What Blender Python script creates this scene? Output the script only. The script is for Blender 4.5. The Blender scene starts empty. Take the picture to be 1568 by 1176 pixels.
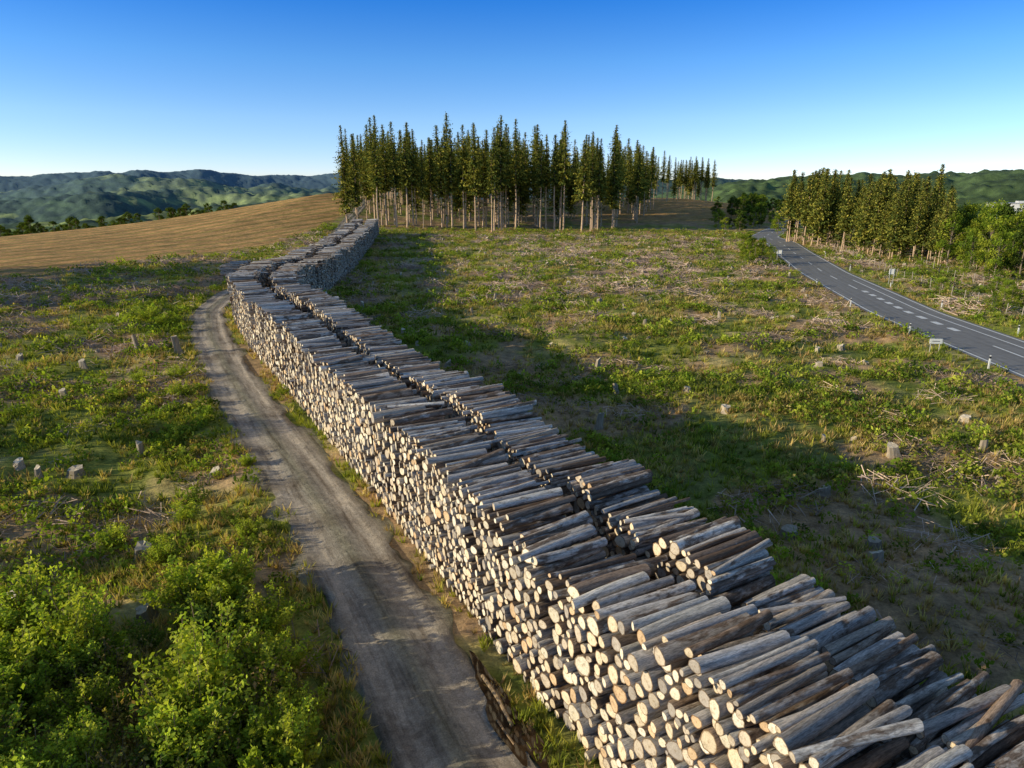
import bpy, math, random
import numpy as np
from mathutils import Vector
R = np.random.RandomState(7)
sc = bpy.context.scene
COL = sc.collection

# ------------------------------------------------------------------ helpers
def hsh(ix, iy, seed):
    n = (ix*374761393 + iy*668265263 + seed*1442695041) & 0xffffffff
    n = ((n ^ (n >> 13))*1274126177) & 0xffffffff
    return ((n ^ (n >> 16)) & 0xffff)/65535.0
def vnoise(x, y, seed=0):
    x = np.asarray(x, float); y = np.asarray(y, float)
    ix = np.floor(x).astype(np.int64); iy = np.floor(y).astype(np.int64)
    fx = x-ix; fy = y-iy
    fx = fx*fx*(3-2*fx); fy = fy*fy*(3-2*fy)
    a = hsh(ix, iy, seed); b = hsh(ix+1, iy, seed); c = hsh(ix, iy+1, seed); d = hsh(ix+1, iy+1, seed)
    return (a*(1-fx)+b*fx)*(1-fy)+(c*(1-fx)+d*fx)*fy
def fbm(x, y, seed=0, o=4):
    s = 0; a = .5; t = 0
    for i in range(o):
        s = s+a*vnoise(x*2**i, y*2**i, seed+i*17); t += a; a *= .5
    return s/t
def sst(t):
    t = np.clip(t, 0, 1); return t*t*(3-2*t)
def smooth_path(pts, step=.5):
    p = np.array(pts, float)
    d = np.r_[0, np.cumsum(np.hypot(*np.diff(p, axis=0).T))]
    s = np.arange(0, d[-1], step)
    x = np.interp(s, d, p[:, 0]); y = np.interp(s, d, p[:, 1])
    k = int(5/step); ker = np.hanning(2*k+1); ker /= ker.sum()
    def sm(a):
        e = np.r_[a[0]-(a[1]-a[0])*np.arange(k, 0, -1), a, a[-1]+(a[-1]-a[-2])*np.arange(1, k+1)]
        return np.convolve(e, ker, 'valid')
    return np.c_[sm(x), sm(y)]
def dist_path(x, y, P, skip=4):
    P = P[::skip]
    out = np.full(x.shape, 1e9)
    for i in range(len(P)-1):
        a = P[i]; b = P[i+1]; d = b-a; L = d@d
        t = np.clip(((x-a[0])*d[0]+(y-a[1])*d[1])/L, 0, 1)
        out = np.minimum(out, np.hypot(x-a[0]-t*d[0], y-a[1]-t*d[1]))
    return out
def offset_path(P, o):
    d = np.gradient(P, axis=0); d /= np.linalg.norm(d, axis=1)[:, None]
    n = np.c_[d[:, 1], -d[:, 0]]
    return P+n*(o if np.isscalar(o) else np.asarray(o)[:, None])

PILE = smooth_path([(9.8,-3),(7.0,3),(4.9,6.5),(3.35,9.2),(1.76,12.2),(.78,14),(-.81,17),(-3.3,21.6),(-6.2,27.1),(-9.9,33.7),(-15.9,44.8),(-22.3,56.5),(-27.0,66),(-28.6,76),(-28.6,87),(-30.8,110),(-35.0,140),(-39,170),(-41,186)])
TRACK = smooth_path([(7.2,-6),(4.2,2),(1.2,8),(-.95,12.1),(-2.75,15.9),(-5.6,21.6),(-10.4,30.1),(-16.7,40.9),(-25.7,58),(-31,70),(-33.6,82),(-35.5,100),(-39.5,140),(-45,180),(-50,215),(-60,300)])
ROAD = smooth_path([(30,-40),(35,20),(37.3,44),(39.6,69),(46.6,104),(56,140),(63,165),(66,185),(78,210),(100,250),(130,300)])
OFF2 = np.interp(PILE[:, 1], [5,20,45,70], [2.75,2.85,3.15,3.75])
PCEN = offset_path(PILE, (OFF2+2.2)/2)

CR_T = np.array([-180,-60,-36,-26,-13.5,0,13,25,36,60,180.])
CR_R = np.array([200,150,222,256,330,430,470,430,330,250,200.])
def field_mask(x, y):
    xl = np.interp(y, [-20,35,95,155,230,320], [-108,-90,-71,-53,-55,-72])
    xl = xl+(vnoise(y/5., y*0, 4)-.5)*1.5
    return ((x < xl) & (y > -20)).astype(float)
def ground(x, y, detail=True):
    x = np.asarray(x, float); y = np.asarray(y, float)
    r = np.hypot(x, y); th = np.degrees(np.arctan2(x, y))
    w = np.interp(x, [-150,-80,-62,-20,10], [0,1,.85,.15,0])
    h = 10.6*sst((y-140)/185)*w
    h = h+7.0*sst((y-190)/230)*np.interp(x, [-60,0,100,150], [0,1,1,.3])
    rc = np.interp(th, CR_T, CR_R)
    d = np.maximum(r-rc, 0)
    vd = np.interp(th, [-180,-10,10,180], [60,50,30,26])
    h = h*np.clip(1-(d/400), 0, 1) - vd*(1-np.exp(-(d/ (vd*5.5))**1.5))
    def ridge(r0, wd, zt, zh, na, seed):
        top = np.interp(th, zt, zh)+ (fbm(th/2.6+seed, r/1200., seed, 3)-.5)*na
        rr = r-(r0+ (vnoise(th/6., th*0, seed+3)-.5)*r0*.25)
        return -vd+(top+vd)*np.exp(-(rr/wd)**2)
    far = np.full(x.shape, -1e3)
    far = np.maximum(far, ridge(950, 260, [-60,-36,-22,-10,0], [-30,-32,-8,-6,-60], 14, 11))
    far = np.maximum(far, ridge(1650, 300, [-60,-36,-31,-24,-18,-12,0], [-20,-14,6,20,-4,6,-60], 26, 19))
    far = np.maximum(far, ridge(2500, 500, [-60,-36,-33,-29,-25,-20,-8,0], [-30,-4,28,60,44,20,14,-60], 30, 23))
    far = np.maximum(far, ridge(4600, 1100, [-60,-36,-20,-10,0,12,16,22,60], [80,86,116,100,70,72,75,60,60], 56, 31))
    far = np.maximum(far, ridge(1700, 520, [-5,5,15,20,24,31,36,60], [-60,-30,16,30,38,44,40,45], 16, 47))
    far = np.where(r > 520, far, -1e3)
    bl = sst((r-520)/250)
    h = h*(1-bl)+np.maximum(h, far)*bl
    if detail:
        can = (vnoise(x/9., y/9., 3)+vnoise(x/17., y/17., 8)-1)
        h = h+can*sst((r-700)/300)*6.5
        near = (r < 420)
        if near.any():
            xn = x[near]; yn = y[near]
            dm = np.minimum(dist_path(xn, yn, TRACK, 6)-1.9, np.minimum(dist_path(xn, yn, PCEN, 6)-3.6, dist_path(xn, yn, ROAD, 8)-4.6))
            mm = sst(dm/2.5)
            b = (fbm(xn/2.6, yn/2.6, 91)-.5)*.8 + (fbm(xn/14., yn/14., 61, 2)-.5)*.9
            mm = mm*np.where(field_mask(xn, yn) > 0, .25, 1)
            h = h.copy(); h[near] = h[near]+b*mm*sst((420-r[near])/60)
    return h

def mkmesh(name, V, F, mats, col=None, lc=None, mi=None, smooth=False):
    me = bpy.data.meshes.new(name)
    V = np.asarray(V, np.float32)
    me.vertices.add(len(V)); me.vertices.foreach_set('co', V.ravel())
    F = [f for f in F if len(f)]
    lv = np.concatenate([f.ravel() for f in F]).astype(np.int32)
    tot = np.concatenate([np.full(len(f), f.shape[1]) for f in F])
    st = np.r_[0, np.cumsum(tot)[:-1]].astype(np.int32)
    me.loops.add(len(lv)); me.loops.foreach_set('vertex_index', lv)
    me.polygons.add(len(tot)); me.polygons.foreach_set('loop_start', st)
    if mi is not None: me.polygons.foreach_set('material_index', np.asarray(mi, np.int32))
    me.polygons.foreach_set('use_smooth', np.full(len(tot), smooth))
    me.update(calc_edges=True)
    if col is not None:
        c = np.ones((len(V), 4), np.float32); c[:, :col.shape[1]] = col
        a = me.attributes.new('col', 'FLOAT_COLOR', 'POINT'); a.data.foreach_set('color', c.ravel())
    if lc is not None:
        a = me.attributes.new('lc', 'FLOAT_VECTOR', 'POINT'); a.data.foreach_set('vector', np.asarray(lc, np.float32).ravel())
    for m in mats: me.materials.append(m)
    return me
def mkobj(name, me, parent=None, loc=(0,0,0), rz=0, s=1):
    o = bpy.data.objects.new(name, me); COL.objects.link(o)
    o.location = loc; o.rotation_euler = (0, 0, rz)
    o.scale = (s, s, s) if np.isscalar(s) else s
    if parent: o.parent = parent
    return o
def empty(name, loc=(0,0,0)):
    o = bpy.data.objects.new(name, None); COL.objects.link(o); o.location = loc; return o

class Acc:
    def __init__(s): s.V=[]; s.F3=[]; s.F4=[]; s.C=[]; s.m3=[]; s.m4=[]; s.n=0
    def add(s, V, F, C, m=0):
        V = np.asarray(V, float); F = np.asarray(F)
        C = np.asarray(C, float)
        if C.ndim == 1: C = np.tile(C, (len(V), 1))
        s.V.append(V); s.C.append(C)
        if F.shape[1] == 3: s.F3.append(F+s.n); s.m3 += [m]*len(F)
        else: s.F4.append(F+s.n); s.m4 += [m]*len(F)
        s.n += len(V)
    def get(s):
        F = []
        if s.F3: F.append(np.concatenate(s.F3))
        if s.F4: F.append(np.concatenate(s.F4))
        return np.concatenate(s.V), F, np.concatenate(s.C), s.m3+s.m4
    def mesh(s, name, mats, smooth=False):
        V, F, C, m = s.get(); return mkmesh(name, V, F, mats, col=C, mi=m, smooth=smooth)
def tube(acc, pts, rad, n, c, m=0, cap=True):
    pts = np.array(pts, float); k = len(pts)
    d = np.gradient(pts, axis=0); d /= np.linalg.norm(d, axis=1)[:, None]+1e-9
    up = np.array([0,0,1.]) if abs(d[0][2]) < .9 else np.array([1.,0,0])
    a = np.cross(d, up); a /= np.linalg.norm(a, axis=1)[:, None]; b = np.cross(d, a)
    t = np.arange(n)*2*math.pi/n
    V = (pts[:, None, :]+np.asarray(rad)[:, None, None]*(a[:, None, :]*np.cos(t)[None, :, None]+b[:, None, :]*np.sin(t)[None, :, None])).reshape(-1, 3)
    F = []
    for i in range(k-1):
        for j in range(n):
            F.append((i*n+j, i*n+(j+1) % n, (i+1)*n+(j+1) % n, (i+1)*n+j))
    acc.add(V, F, c, m)
    if cap:
        V2 = np.r_[V[-n:], [pts[-1]]]
        acc.add(V2, [(j, (j+1) % n, n) for j in range(n)], c, m)
def box(acc, c, s, col, m=0, rz=0):
    x, y, z = [np.array(v)/2 for v in s]
    V = np.array([(-x,-y,-z),(x,-y,-z),(x,y,-z),(-x,y,-z),(-x,-y,z),(x,-y,z),(x,y,z),(-x,y,z)], float)
    ca, sa = math.cos(rz), math.sin(rz)
    V = V@np.array([[ca,sa,0],[-sa,ca,0],[0,0,1]])+np.array(c)
    acc.add(V, [(0,3,2,1),(4,5,6,7),(0,1,5,4),(1,2,6,5),(2,3,7,6),(3,0,4,7)], col, m)
def cards(P, size, rng, asp=.55, flat=0.):
    N = len(P); size = np.broadcast_to(size, (N,))
    a = rng.normal(size=(N, 3)); a[:, 2] *= (1-flat); a /= np.linalg.norm(a, axis=1)[:, None]
    b = rng.normal(size=(N, 3)); b[:, 2] *= (1-flat); b -= a*(a*b).sum(1)[:, None]; b /= np.linalg.norm(b, axis=1)[:, None]
    a = a*size[:, None]; b = b*size[:, None]*asp
    V = np.stack([P-a, P-b*1.0+a*.1, P+a, P+b+a*.1], 1).reshape(-1, 3)
    F = np.arange(4*N).reshape(N, 4)
    return V, F
def stamp(Ts, pos, yaw, sc_, colr, rng, zs=None):
    idx = rng.randint(0, len(Ts), len(pos))
    Vs=[]; F3=[]; F4=[]; Cs=[]; n=0
    for k, (V, F, C, *_) in enumerate(Ts):
        s = np.where(idx == k)[0]
        if not len(s): continue
        c = np.cos(yaw[s])[:, None]; sn = np.sin(yaw[s])[:, None]
        sx = sc_[s][:, None]; sz = (zs[s] if zs is not None else sc_[s])[:, None]
        X = (V[:, 0]*c-V[:, 1]*sn)*sx+pos[s, 0:1]; Y = (V[:, 0]*sn+V[:, 1]*c)*sx+pos[s, 1:2]; Z = V[:, 2]*sz+pos[s, 2:3]
        Vs.append(np.stack([X, Y, Z], -1).reshape(-1, 3))
        Cs.append((C[None, :, :3]*colr[s][:, None, :]).reshape(-1, 3))
        off = (np.arange(len(s))*len(V))[:, None, None]+n
        for f in F:
            g = (f[None]+off).reshape(-1, f.shape[1])
            (F3 if f.shape[1] == 3 else F4).append(g)
        n += len(s)*len(V)
    F = ([np.concatenate(F3)] if F3 else [])+([np.concatenate(F4)] if F4 else [])
    return np.concatenate(Vs), F, np.concatenate(Cs)

# ------------------------------------------------------------------ materials
def newmat(name):
    m = bpy.data.materials.new(name); m.use_nodes = True
    nt = m.node_tree; nt.nodes.clear()
    out = nt.nodes.new('ShaderNodeOutputMaterial')
    return m, nt, out
def nd(nt, t): return nt.nodes.new(t)
def ramp(nt, fac, stops):
    r = nt.nodes.new('ShaderNodeValToRGB'); el = r.color_ramp.elements
    while len(el) < len(stops): el.new(.5)
    for e, (p, c) in zip(el, stops):
        e.position = p; e.color = (*c, 1) if len(c) == 3 else c
    nt.links.new(fac, r.inputs[0]); return r.outputs[0]
def mix(nt, a, b, fac, mode='MIX'):
    m = nt.nodes.new('ShaderNodeMix'); m.data_type = 'RGBA'; m.blend_type = mode
    for i, v in ((0, fac), (6, a), (7, b)):
        if isinstance(v, (int, float)): m.inputs[i].default_value = v
        elif isinstance(v, tuple): m.inputs[i].default_value = (*v, 1)
        else: nt.links.new(v, m.inputs[i])
    return m.outputs[2]
def noise(nt, vec, scale, detail=4, rough=.6):
    n = nd(nt, 'ShaderNodeTexNoise'); n.inputs['Scale'].default_value = scale; n.inputs['Detail'].default_value = detail; n.inputs['Roughness'].default_value = rough
    nt.links.new(vec, n.inputs['Vector']); return n.outputs['Fac']
def mapping(nt, vec, scale=(1,1,1), rot=(0,0,0)):
    m = nd(nt, 'ShaderNodeMapping'); m.inputs['Scale'].default_value = scale; m.inputs['Rotation'].default_value = rot
    nt.links.new(vec, m.inputs['Vector']); return m.outputs[0]
def attr(nt, n):
    a = nd(nt, 'ShaderNodeAttribute'); a.attribute_name = n; return a
def bsdf(nt, out, col, rough=.9, bump=None, bs=.5, bd=.05, spec=.2):
    b = nd(nt, 'ShaderNodeBsdfPrincipled'); b.inputs['Roughness'].default_value = rough
    b.inputs['Specular IOR Level'].default_value = spec
    if isinstance(col, tuple): b.inputs['Base Color'].default_value = (*col, 1)
    else: nt.links.new(col, b.inputs['Base Color'])
    if bump is not None:
        bp = nd(nt, 'ShaderNodeBump'); bp.inputs['Strength'].default_value = bs; bp.inputs['Distance'].default_value = bd
        nt.links.new(bump, bp.inputs['Height']); nt.links.new(bp.outputs[0], b.inputs['Normal'])
    nt.links.new(b.outputs[0], out.inputs[0]); return b
def leafmat(name, transl=.35):
    m, nt, out = newmat(name)
    a = attr(nt, 'col')
    g = nd(nt, 'ShaderNodeNewGeometry')
    n = noise(nt, g.outputs['Position'], 1.3, 2)
    c = mix(nt, a.outputs['Color'], ramp(nt, n, [(.3, (.62,.64,.6)), (.7, (1.35,1.3,1.2))]), 1., 'MULTIPLY')
    d = nd(nt, 'ShaderNodeBsdfDiffuse'); nt.links.new(c, d.inputs[0])
    t = nd(nt, 'ShaderNodeBsdfTranslucent'); nt.links.new(mix(nt, c, (1.15,1.15,.45), 1., 'MULTIPLY'), t.inputs[0])
    s = nd(nt, 'ShaderNodeMixShader'); s.inputs[0].default_value = transl
    nt.links.new(d.outputs[0], s.inputs[1]); nt.links.new(t.outputs[0], s.inputs[2]); nt.links.new(s.outputs[0], out.inputs[0])
    return m
M_leaf = leafmat('foliage_leaves', .42)
M_needle = leafmat('spruce_needles', .22)
M_grass = leafmat('grass_blades', .42)

def simple(name, col, rough=.8, var=.25, scale=8.):
    m, nt, out = newmat(name)
    tc = nd(nt, 'ShaderNodeTexCoord')
    n = noise(nt, tc.outputs['Object'], scale, 5)
    c = mix(nt, col, ramp(nt, n, [(.3, (1-var,)*3), (.7, (1+var,)*3)]), 1., 'MULTIPLY')
    bsdf(nt, out, c, rough, bump=n, bs=.2, bd=.01); return m
def colmat(name, rough=.9, scale=6., var=.3, bs=.3):
    m, nt, out = newmat(name)
    a = attr(nt, 'col'); tc = nd(nt, 'ShaderNodeTexCoord')
    n = noise(nt, mapping(nt, tc.outputs['Object'], (1,1,.25)), scale, 5)
    c = mix(nt, a.outputs['Color'], ramp(nt, n, [(.3, (1-var,)*3), (.7, (1+var,)*3)]), 1., 'MULTIPLY')
    bsdf(nt, out, c, rough, bump=n, bs=bs, bd=.03); return m
M_bark = colmat('tree_bark', scale=5.)
M_wood = colmat('dead_wood', scale=9.)
M_paint = colmat('painted_surface', .5, 3., .08, .05)

m, nt, out = newmat('terrain_ground'); M_ter = m
a = attr(nt, 'col'); g = nd(nt, 'ShaderNodeNewGeometry'); pos = g.outputs['Position']
n1 = noise(nt, pos, 1.6, 8, .7); n2 = noise(nt, pos, .22, 5, .6); n3 = noise(nt, pos, 9., 4, .7)
c = mix(nt, a.outputs['Color'], ramp(nt, n1, [(.28, (.45,.45,.42)), (.5, (1,1,1)), (.72, (1.6,1.5,1.35))]), 1., 'MULTIPLY')
c = mix(nt, c, ramp(nt, n2, [(.35, (.75,.8,.75)), (.65, (1.25,1.2,1.1))]), 1., 'MULTIPLY')
c = mix(nt, c, ramp(nt, n3, [(.3, (.65,.65,.65)), (.7, (1.35,1.3,1.25))]), 1., 'MULTIPLY')
w = nd(nt, 'ShaderNodeTexWave'); w.inputs['Scale'].default_value = .26; w.inputs['Distortion'].default_value = 1.2; w.inputs['Detail'].default_value = 3; w.inputs['Detail Scale'].default_value = 1.5
fm_ = mapping(nt, pos, (1,1,1), (0,0,math.radians(18)))
nt.links.new(fm_, w.inputs['Vector'])
w2 = nd(nt, 'ShaderNodeTexWave'); w2.inputs['Scale'].default_value = .05; w2.inputs['Distortion'].default_value = 2.5; w2.inputs['Detail Scale'].default_value = .6
nt.links.new(fm_, w2.inputs['Vector'])
fn = noise(nt, mapping(nt, fm_, (1.1, .05, 1)), 1., 4)
fc = mix(nt, ramp(nt, w.outputs['Fac'], [(.1, (.62,.62,.58)), (.8, (1.15,1.12,1.1))]), ramp(nt, w2.outputs['Fac'], [(0., (.66,.80,.55)), (.3, (1,1,1)), (1., (1.1,1.02,.95))]), 1., 'MULTIPLY')
fc = mix(nt, fc, ramp(nt, fn, [(.35, (.72,.72,.7)), (.65, (1.25,1.25,1.25))]), 1., 'MULTIPLY')
c2 = mix(nt, c, fc, 1., 'MULTIPLY')
c = mix(nt, c, c2, a.outputs['Alpha'])
bsdf(nt, out, c, .95, bump=n1, bs=.8, bd=.15, spec=.05)

m, nt, out = newmat('gravel_track'); M_track = m
l = attr(nt, 'lc').outputs['Vector']; g = nd(nt, 'ShaderNodeNewGeometry'); pos = g.outputs['Position']
n1 = noise(nt, pos, 4., 9, .78); n2 = noise(nt, pos, .35, 6, .65); n4 = noise(nt, pos, 26., 3, .7)
n3 = noise(nt, mapping(nt, l, (2.6, .2, 1)), 1., 8, .66)
c = ramp(nt, n1, [(.25, (.22,.20,.175)), (.5, (.42,.375,.32)), (.75, (.62,.56,.48))])
c = mix(nt, c, ramp(nt, n3, [(.34, (.50,.47,.44)), (.5, (1.0,1.0,1.0)), (.7, (1.3,1.26,1.2))]), 1., 'MULTIPLY')
c = mix(nt, c, ramp(nt, n2, [(.32, (.6,.57,.54)), (.5, (1,1,1)), (.68, (1.28,1.24,1.18))]), 1., 'MULTIPLY')
c = mix(nt, c, ramp(nt, n4, [(.3, (.7,.7,.7)), (.7, (1.25,1.25,1.25))]), 1., 'MULTIPLY')
c = mix(nt, c, attr(nt, 'col').outputs['Color'], 1., 'MULTIPLY')
hb = mix(nt, n3, n1, .6)
bsdf(nt, out, c, .9, bump=hb, bs=1., bd=.11, spec=.15)

m, nt, out = newmat('asphalt'); M_asph = m
g = nd(nt, 'ShaderNodeNewGeometry'); n1 = noise(nt, g.outputs['Position'], 1.2, 8, .7)
n2 = noise(nt, mapping(nt, attr(nt, 'lc').outputs['Vector'], (3., .05, 1)), 1., 4)
c = ramp(nt, n1, [(.3, (.22,.215,.21)), (.7, (.30,.295,.285))])
c = mix(nt, c, ramp(nt, n2, [(.3, (.8,.8,.8)), (.7, (1.15,1.15,1.15))]), 1., 'MULTIPLY')
bsdf(nt, out, c, .9, spec=.15)
M_white = simple('road_paint', (.85,.85,.82), .6, .1, 3.)
m, nt, out = newmat('puddle_water'); M_pud = m
bsdf(nt, out, (.05,.03,.015), .05, spec=.5)

m, nt, out = newmat('log_bark'); M_lb = m
a = attr(nt, 'col'); l = attr(nt, 'lc').outputs['Vector']
n1 = noise(nt, mapping(nt, l, (1.6, 14., 14.)), 1., 7, .68)
n2 = noise(nt, mapping(nt, l, (2.2, 5., 5.)), 1., 5, .62)
n3 = noise(nt, mapping(nt, l, (9., 60., 60.)), 1., 3, .6)
pk = mix(nt, n2, a.outputs['Alpha'], .42)
base = mix(nt, a.outputs['Color'], (.15,.095,.06), ramp(nt, pk, [(.51, (0,0,0)), (.58, (.85,.85,.85))]))
c = mix(nt, base, ramp(nt, n1, [(.3, (.42,.41,.41)), (.5, (1,1,1)), (.75, (1.5,1.47,1.43))]), 1., 'MULTIPLY')
c = mix(nt, c, ramp(nt, n3, [(.35, (.65,.65,.65)), (.6, (1.18,1.18,1.18))]), 1., 'MULTIPLY')
bsdf(nt, out, c, .9, bump=n1, bs=.9, bd=.035, spec=.12)
m, nt, out = newmat('log_end_grain'); M_le = m
a = attr(nt, 'col'); l = attr(nt, 'lc').outputs['Vector']
n1 = noise(nt, l, 8., 6, .7); n2 = noise(nt, l, 40., 3, .7)
c = mix(nt, a.outputs['Color'], ramp(nt, n1, [(.3, (.55,.50,.45)), (.45, (1,1,1)), (.75, (1.2,1.2,1.2))]), 1., 'MULTIPLY')
c = mix(nt, c, ramp(nt, n2, [(.3, (.78,.76,.74)), (.7, (1.15,1.15,1.15))]), 1., 'MULTIPLY')
c = mix(nt, c, ramp(nt, a.outputs['Alpha'], [(0., (.7,.62,.53)), (.2, (1,1,1)), (.82, (1,1,1)), (.93, (.34,.26,.2))]), 1., 'MULTIPLY')
bsdf(nt, out, c, .85, bump=n1, bs=.5, bd=.03, spec=.1)

# ------------------------------------------------------------------ terrain
th = np.concatenate([np.arange(-180,-50,2.), np.arange(-50,50,.17), np.arange(50,180.01,2.)])
rr = [1.5]
while rr[-1] < 9000: rr.append(rr[-1]*1.0158+.02)
rr = np.array(rr)
TH, RR = np.meshgrid(np.radians(th), rr)
X = (RR*np.sin(TH)).ravel(); Y = (RR*np.cos(TH)).ravel()
Z = ground(X, Y)
nT = len(th); nR = len(rr)
ii, jj = np.meshgrid(np.arange(nR-1), np.arange(nT-1), indexing='ij')
a0 = (ii*nT+jj).ravel(); F = np.c_[a0, a0+1, a0+nT+1, a0+nT]
F = F[:, ::-1]
V = np.c_[X, Y, Z]
cen = len(V); V = np.r_[V, [[0,0,float(ground(np.array([0.]), np.array([0.]))[0])]]]
F3 = np.array([(cen, j+1, j) for j in range(nT-1)])
def lerp(a, b, t): return a+(b-a)*t[:, None]
x = V[:, 0]; y = V[:, 1]; r = np.hypot(x, y); thd = np.degrees(np.arctan2(x, y))
C = np.zeros((len(V), 4))
gcol = np.array([.28,.31,.075]); straw = np.array([.58,.46,.24]); soil = np.array([.46,.31,.21]); dgreen = np.array([.12,.18,.045])
t1 = sst((fbm(x/3.5, y/3.5, 71)-.45)/.2); t2 = sst((fbm(x/6., y/6., 72)-.48)/.07); t3 = sst((fbm(x/11., y/11., 73)-.5)/.12)
c = lerp(np.tile(gcol, (len(V), 1)), straw, t1*.7); c = lerp(c, dgreen, t3*.55); c = lerp(c, soil, t2*.85)
t = sst((y-225)/40)*sst((x-20)/20); c = lerp(c, np.array([.46,.28,.12]), t*.8)
fm = field_mask(x, y)*(r < 500)
c = np.where(fm[:, None] > 0, np.array([.62,.40,.19])*(0.8+.4*fbm(x/12., y/12., 9))[:, None], c)
C[:, 3] = fm
t = sst((r-350)/250)
hillf = np.where((thd > 3)[:, None], np.array([[.085,.135,.04]]), np.array([[.065,.105,.035]])); meadow = np.array([.26,.32,.09])
pat = sst((fbm(x/150., y/150., 33)-.56)/.03)*(thd < 0)*(r < 2600)
hc = hillf+(meadow-hillf)*pat[:, None]
hc = hc*(.35+1.3*vnoise(x/11., y/11., 44)*(.4+1.2*vnoise(x/55., y/55., 46)))[:, None]
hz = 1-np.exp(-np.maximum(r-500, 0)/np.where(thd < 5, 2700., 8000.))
hc = lerp(hc, np.array([.14,.235,.37]), hz)  # aerial haze painted into the hill colour, bluer with distance from the origin
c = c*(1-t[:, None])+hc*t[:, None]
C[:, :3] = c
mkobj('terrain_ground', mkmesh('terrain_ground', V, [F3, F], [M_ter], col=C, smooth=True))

# ------------------------------------------------------------------ strips
def strip(name, P, offs, zoff, mat, jit=0, seed=1, a=0, b=None, zprof=None, tone=None):
    P = P[a:b]; d = np.gradient(P, axis=0); d /= np.linalg.norm(d, axis=1)[:, None]; n = np.c_[d[:, 1], -d[:, 0]]
    offs = np.array(offs, float); k = len(offs); N = len(P)
    O = np.tile(offs, (N, 1)); s = np.arange(N)*.5
    if jit:
        for e, sd in ((0, 1), (k-1, 5)):
            O[:, e] += (fbm(s/1.5, s*0, seed+sd)-.5)*jit*2
    X = P[:, 0:1]+n[:, 0:1]*O; Y = P[:, 1:2]+n[:, 1:2]*O
    Z = ground(X.ravel(), Y.ravel(), False).reshape(X.shape)+zoff
    if zprof is not None: Z = Z+np.array(zprof)
    V = np.stack([X, Y, Z], -1).reshape(-1, 3)
    lc = np.stack([O, np.tile(s[:, None], (1, k)), O*0], -1).reshape(-1, 3)
    cl_ = None
    if tone is not None: cl_ = np.tile(np.array(tone, float)[None], (N, 1, 1)).reshape(-1, 3)
    i, j = np.meshgrid(np.arange(N-1), np.arange(k-1), indexing='ij'); q = (i*k+j).ravel()
    F = np.c_[q, q+1, q+k+1, q+k]
    return mkobj(name, mkmesh(name, V, [F], [mat], lc=lc, col=cl_, smooth=True))
G_ = (.62,.66,.5); B_ = (1.15,1.12,1.08); D_ = (.78,.76,.72)
strip('gravel_track', TRACK, [-1.8,-1.45,-1.1,-.8,-.45,-.1,.25,.6,.9,1.25,1.6], .035, M_track, .8, 3,
      zprof=[-.03,.05,0,-.02,.045,.07,.045,-.02,0,.05,-.03], tone=[G_,D_,B_,B_,(.9,.9,.86),(.76,.79,.68),(.9,.9,.86),B_,B_,D_,G_])
road = strip('asphalt_road', ROAD, [-3.7,-1.8,0,1.8,3.7], .07, M_asph)
def rl(name, off, w, a=0, b=None):
    o = strip(name, ROAD, [off-w/2, off+w/2], .078, M_white, a=a, b=b); o.parent = road
rl('edge_line_near', -3.3, .18); rl('edge_line_far', 3.3, .18)
yy = ROAD[:, 1]
i = 0
while i < len(ROAD)-8:
    if 50 < yy[i] < 84:
        rl('dash', .35, .6, i, i+4); i += 6
    else:
        rl('dash', 0, .18, i, i+9); i += 20
i1 = int(np.argmin(abs(yy-96)))
rl('lane_line', 1.9, .16, 0, i1)

t = np.linspace(0, 2*math.pi, 40, endpoint=False)
pr = 1+.25*np.sin(3*t+1)+.12*np.sin(7*t)
d = np.array([-.42,.91]); n_ = np.array([.91,.42])
pc = np.array([-.15,13.6])
P2 = pc+np.outer(np.cos(t)*pr*1.9, d)+np.outer(np.sin(t)*pr*.36, n_)
V = np.c_[P2, np.full(40, .095)]; V = np.r_[V, [[*pc, .095]]]
mkobj('puddle', mkmesh('puddle', V, [np.array([(j, (j+1) % 40, 40) for j in range(40)])], [M_pud]))
ac = Acc(); tube(ac, [(-.75,14.9,.12),(-.35,14.1,.14),(-.0,13.2,.12)], [.05,.055,.04], 8, (.35,.25,.15)); tube(ac, [(-.35,13.4,.1),(.05,12.6,.15)], [.03,.025], 6, (.25,.17,.1))
mkobj('fallen_branch', ac.mesh('fallen_branch', [M_wood]))

# ------------------------------------------------------------------ log pile
def pack(L, Hf, rng, rm):
    S=[]; Zs=[]; Rr=[]; bins={}
    def yat(s, r):
        y = r; b = int(s/.5)
        for k in (b-1, b, b+1):
            for (s2, y2, r2) in bins.get(k, ()):
                ds = s-s2; q = (r+r2)**2-ds*ds
                if q > 0:
                    v = y2+math.sqrt(q)
                    if v > y: y = v
        return y
    for course in range(80):
        s = rng.rand()*.3; placed = 0
        while s < L:
            m_ = rm(s)
            r = min(max(m_*math.exp(rng.normal()*.32), .05), .21)
            best = None
            for o in (0, .07, .15, .23):
                y = yat(s+o, r)
                if best is None or y < best[0]-.01: best = (y, s+o)
            y, sx = best
            if y+r*.6 < Hf(sx):
                S.append(sx); Zs.append(y); Rr.append(r); placed += 1
                lst = bins.setdefault(int(sx/.5), []); lst.append((sx, y, r))
                if len(lst) > 16: lst.sort(key=lambda q: q[1]); del lst[0:4]
            s = sx+2*r*.93
        if placed == 0: break
    return np.array(S), np.array(Zs), np.array(Rr)
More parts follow.
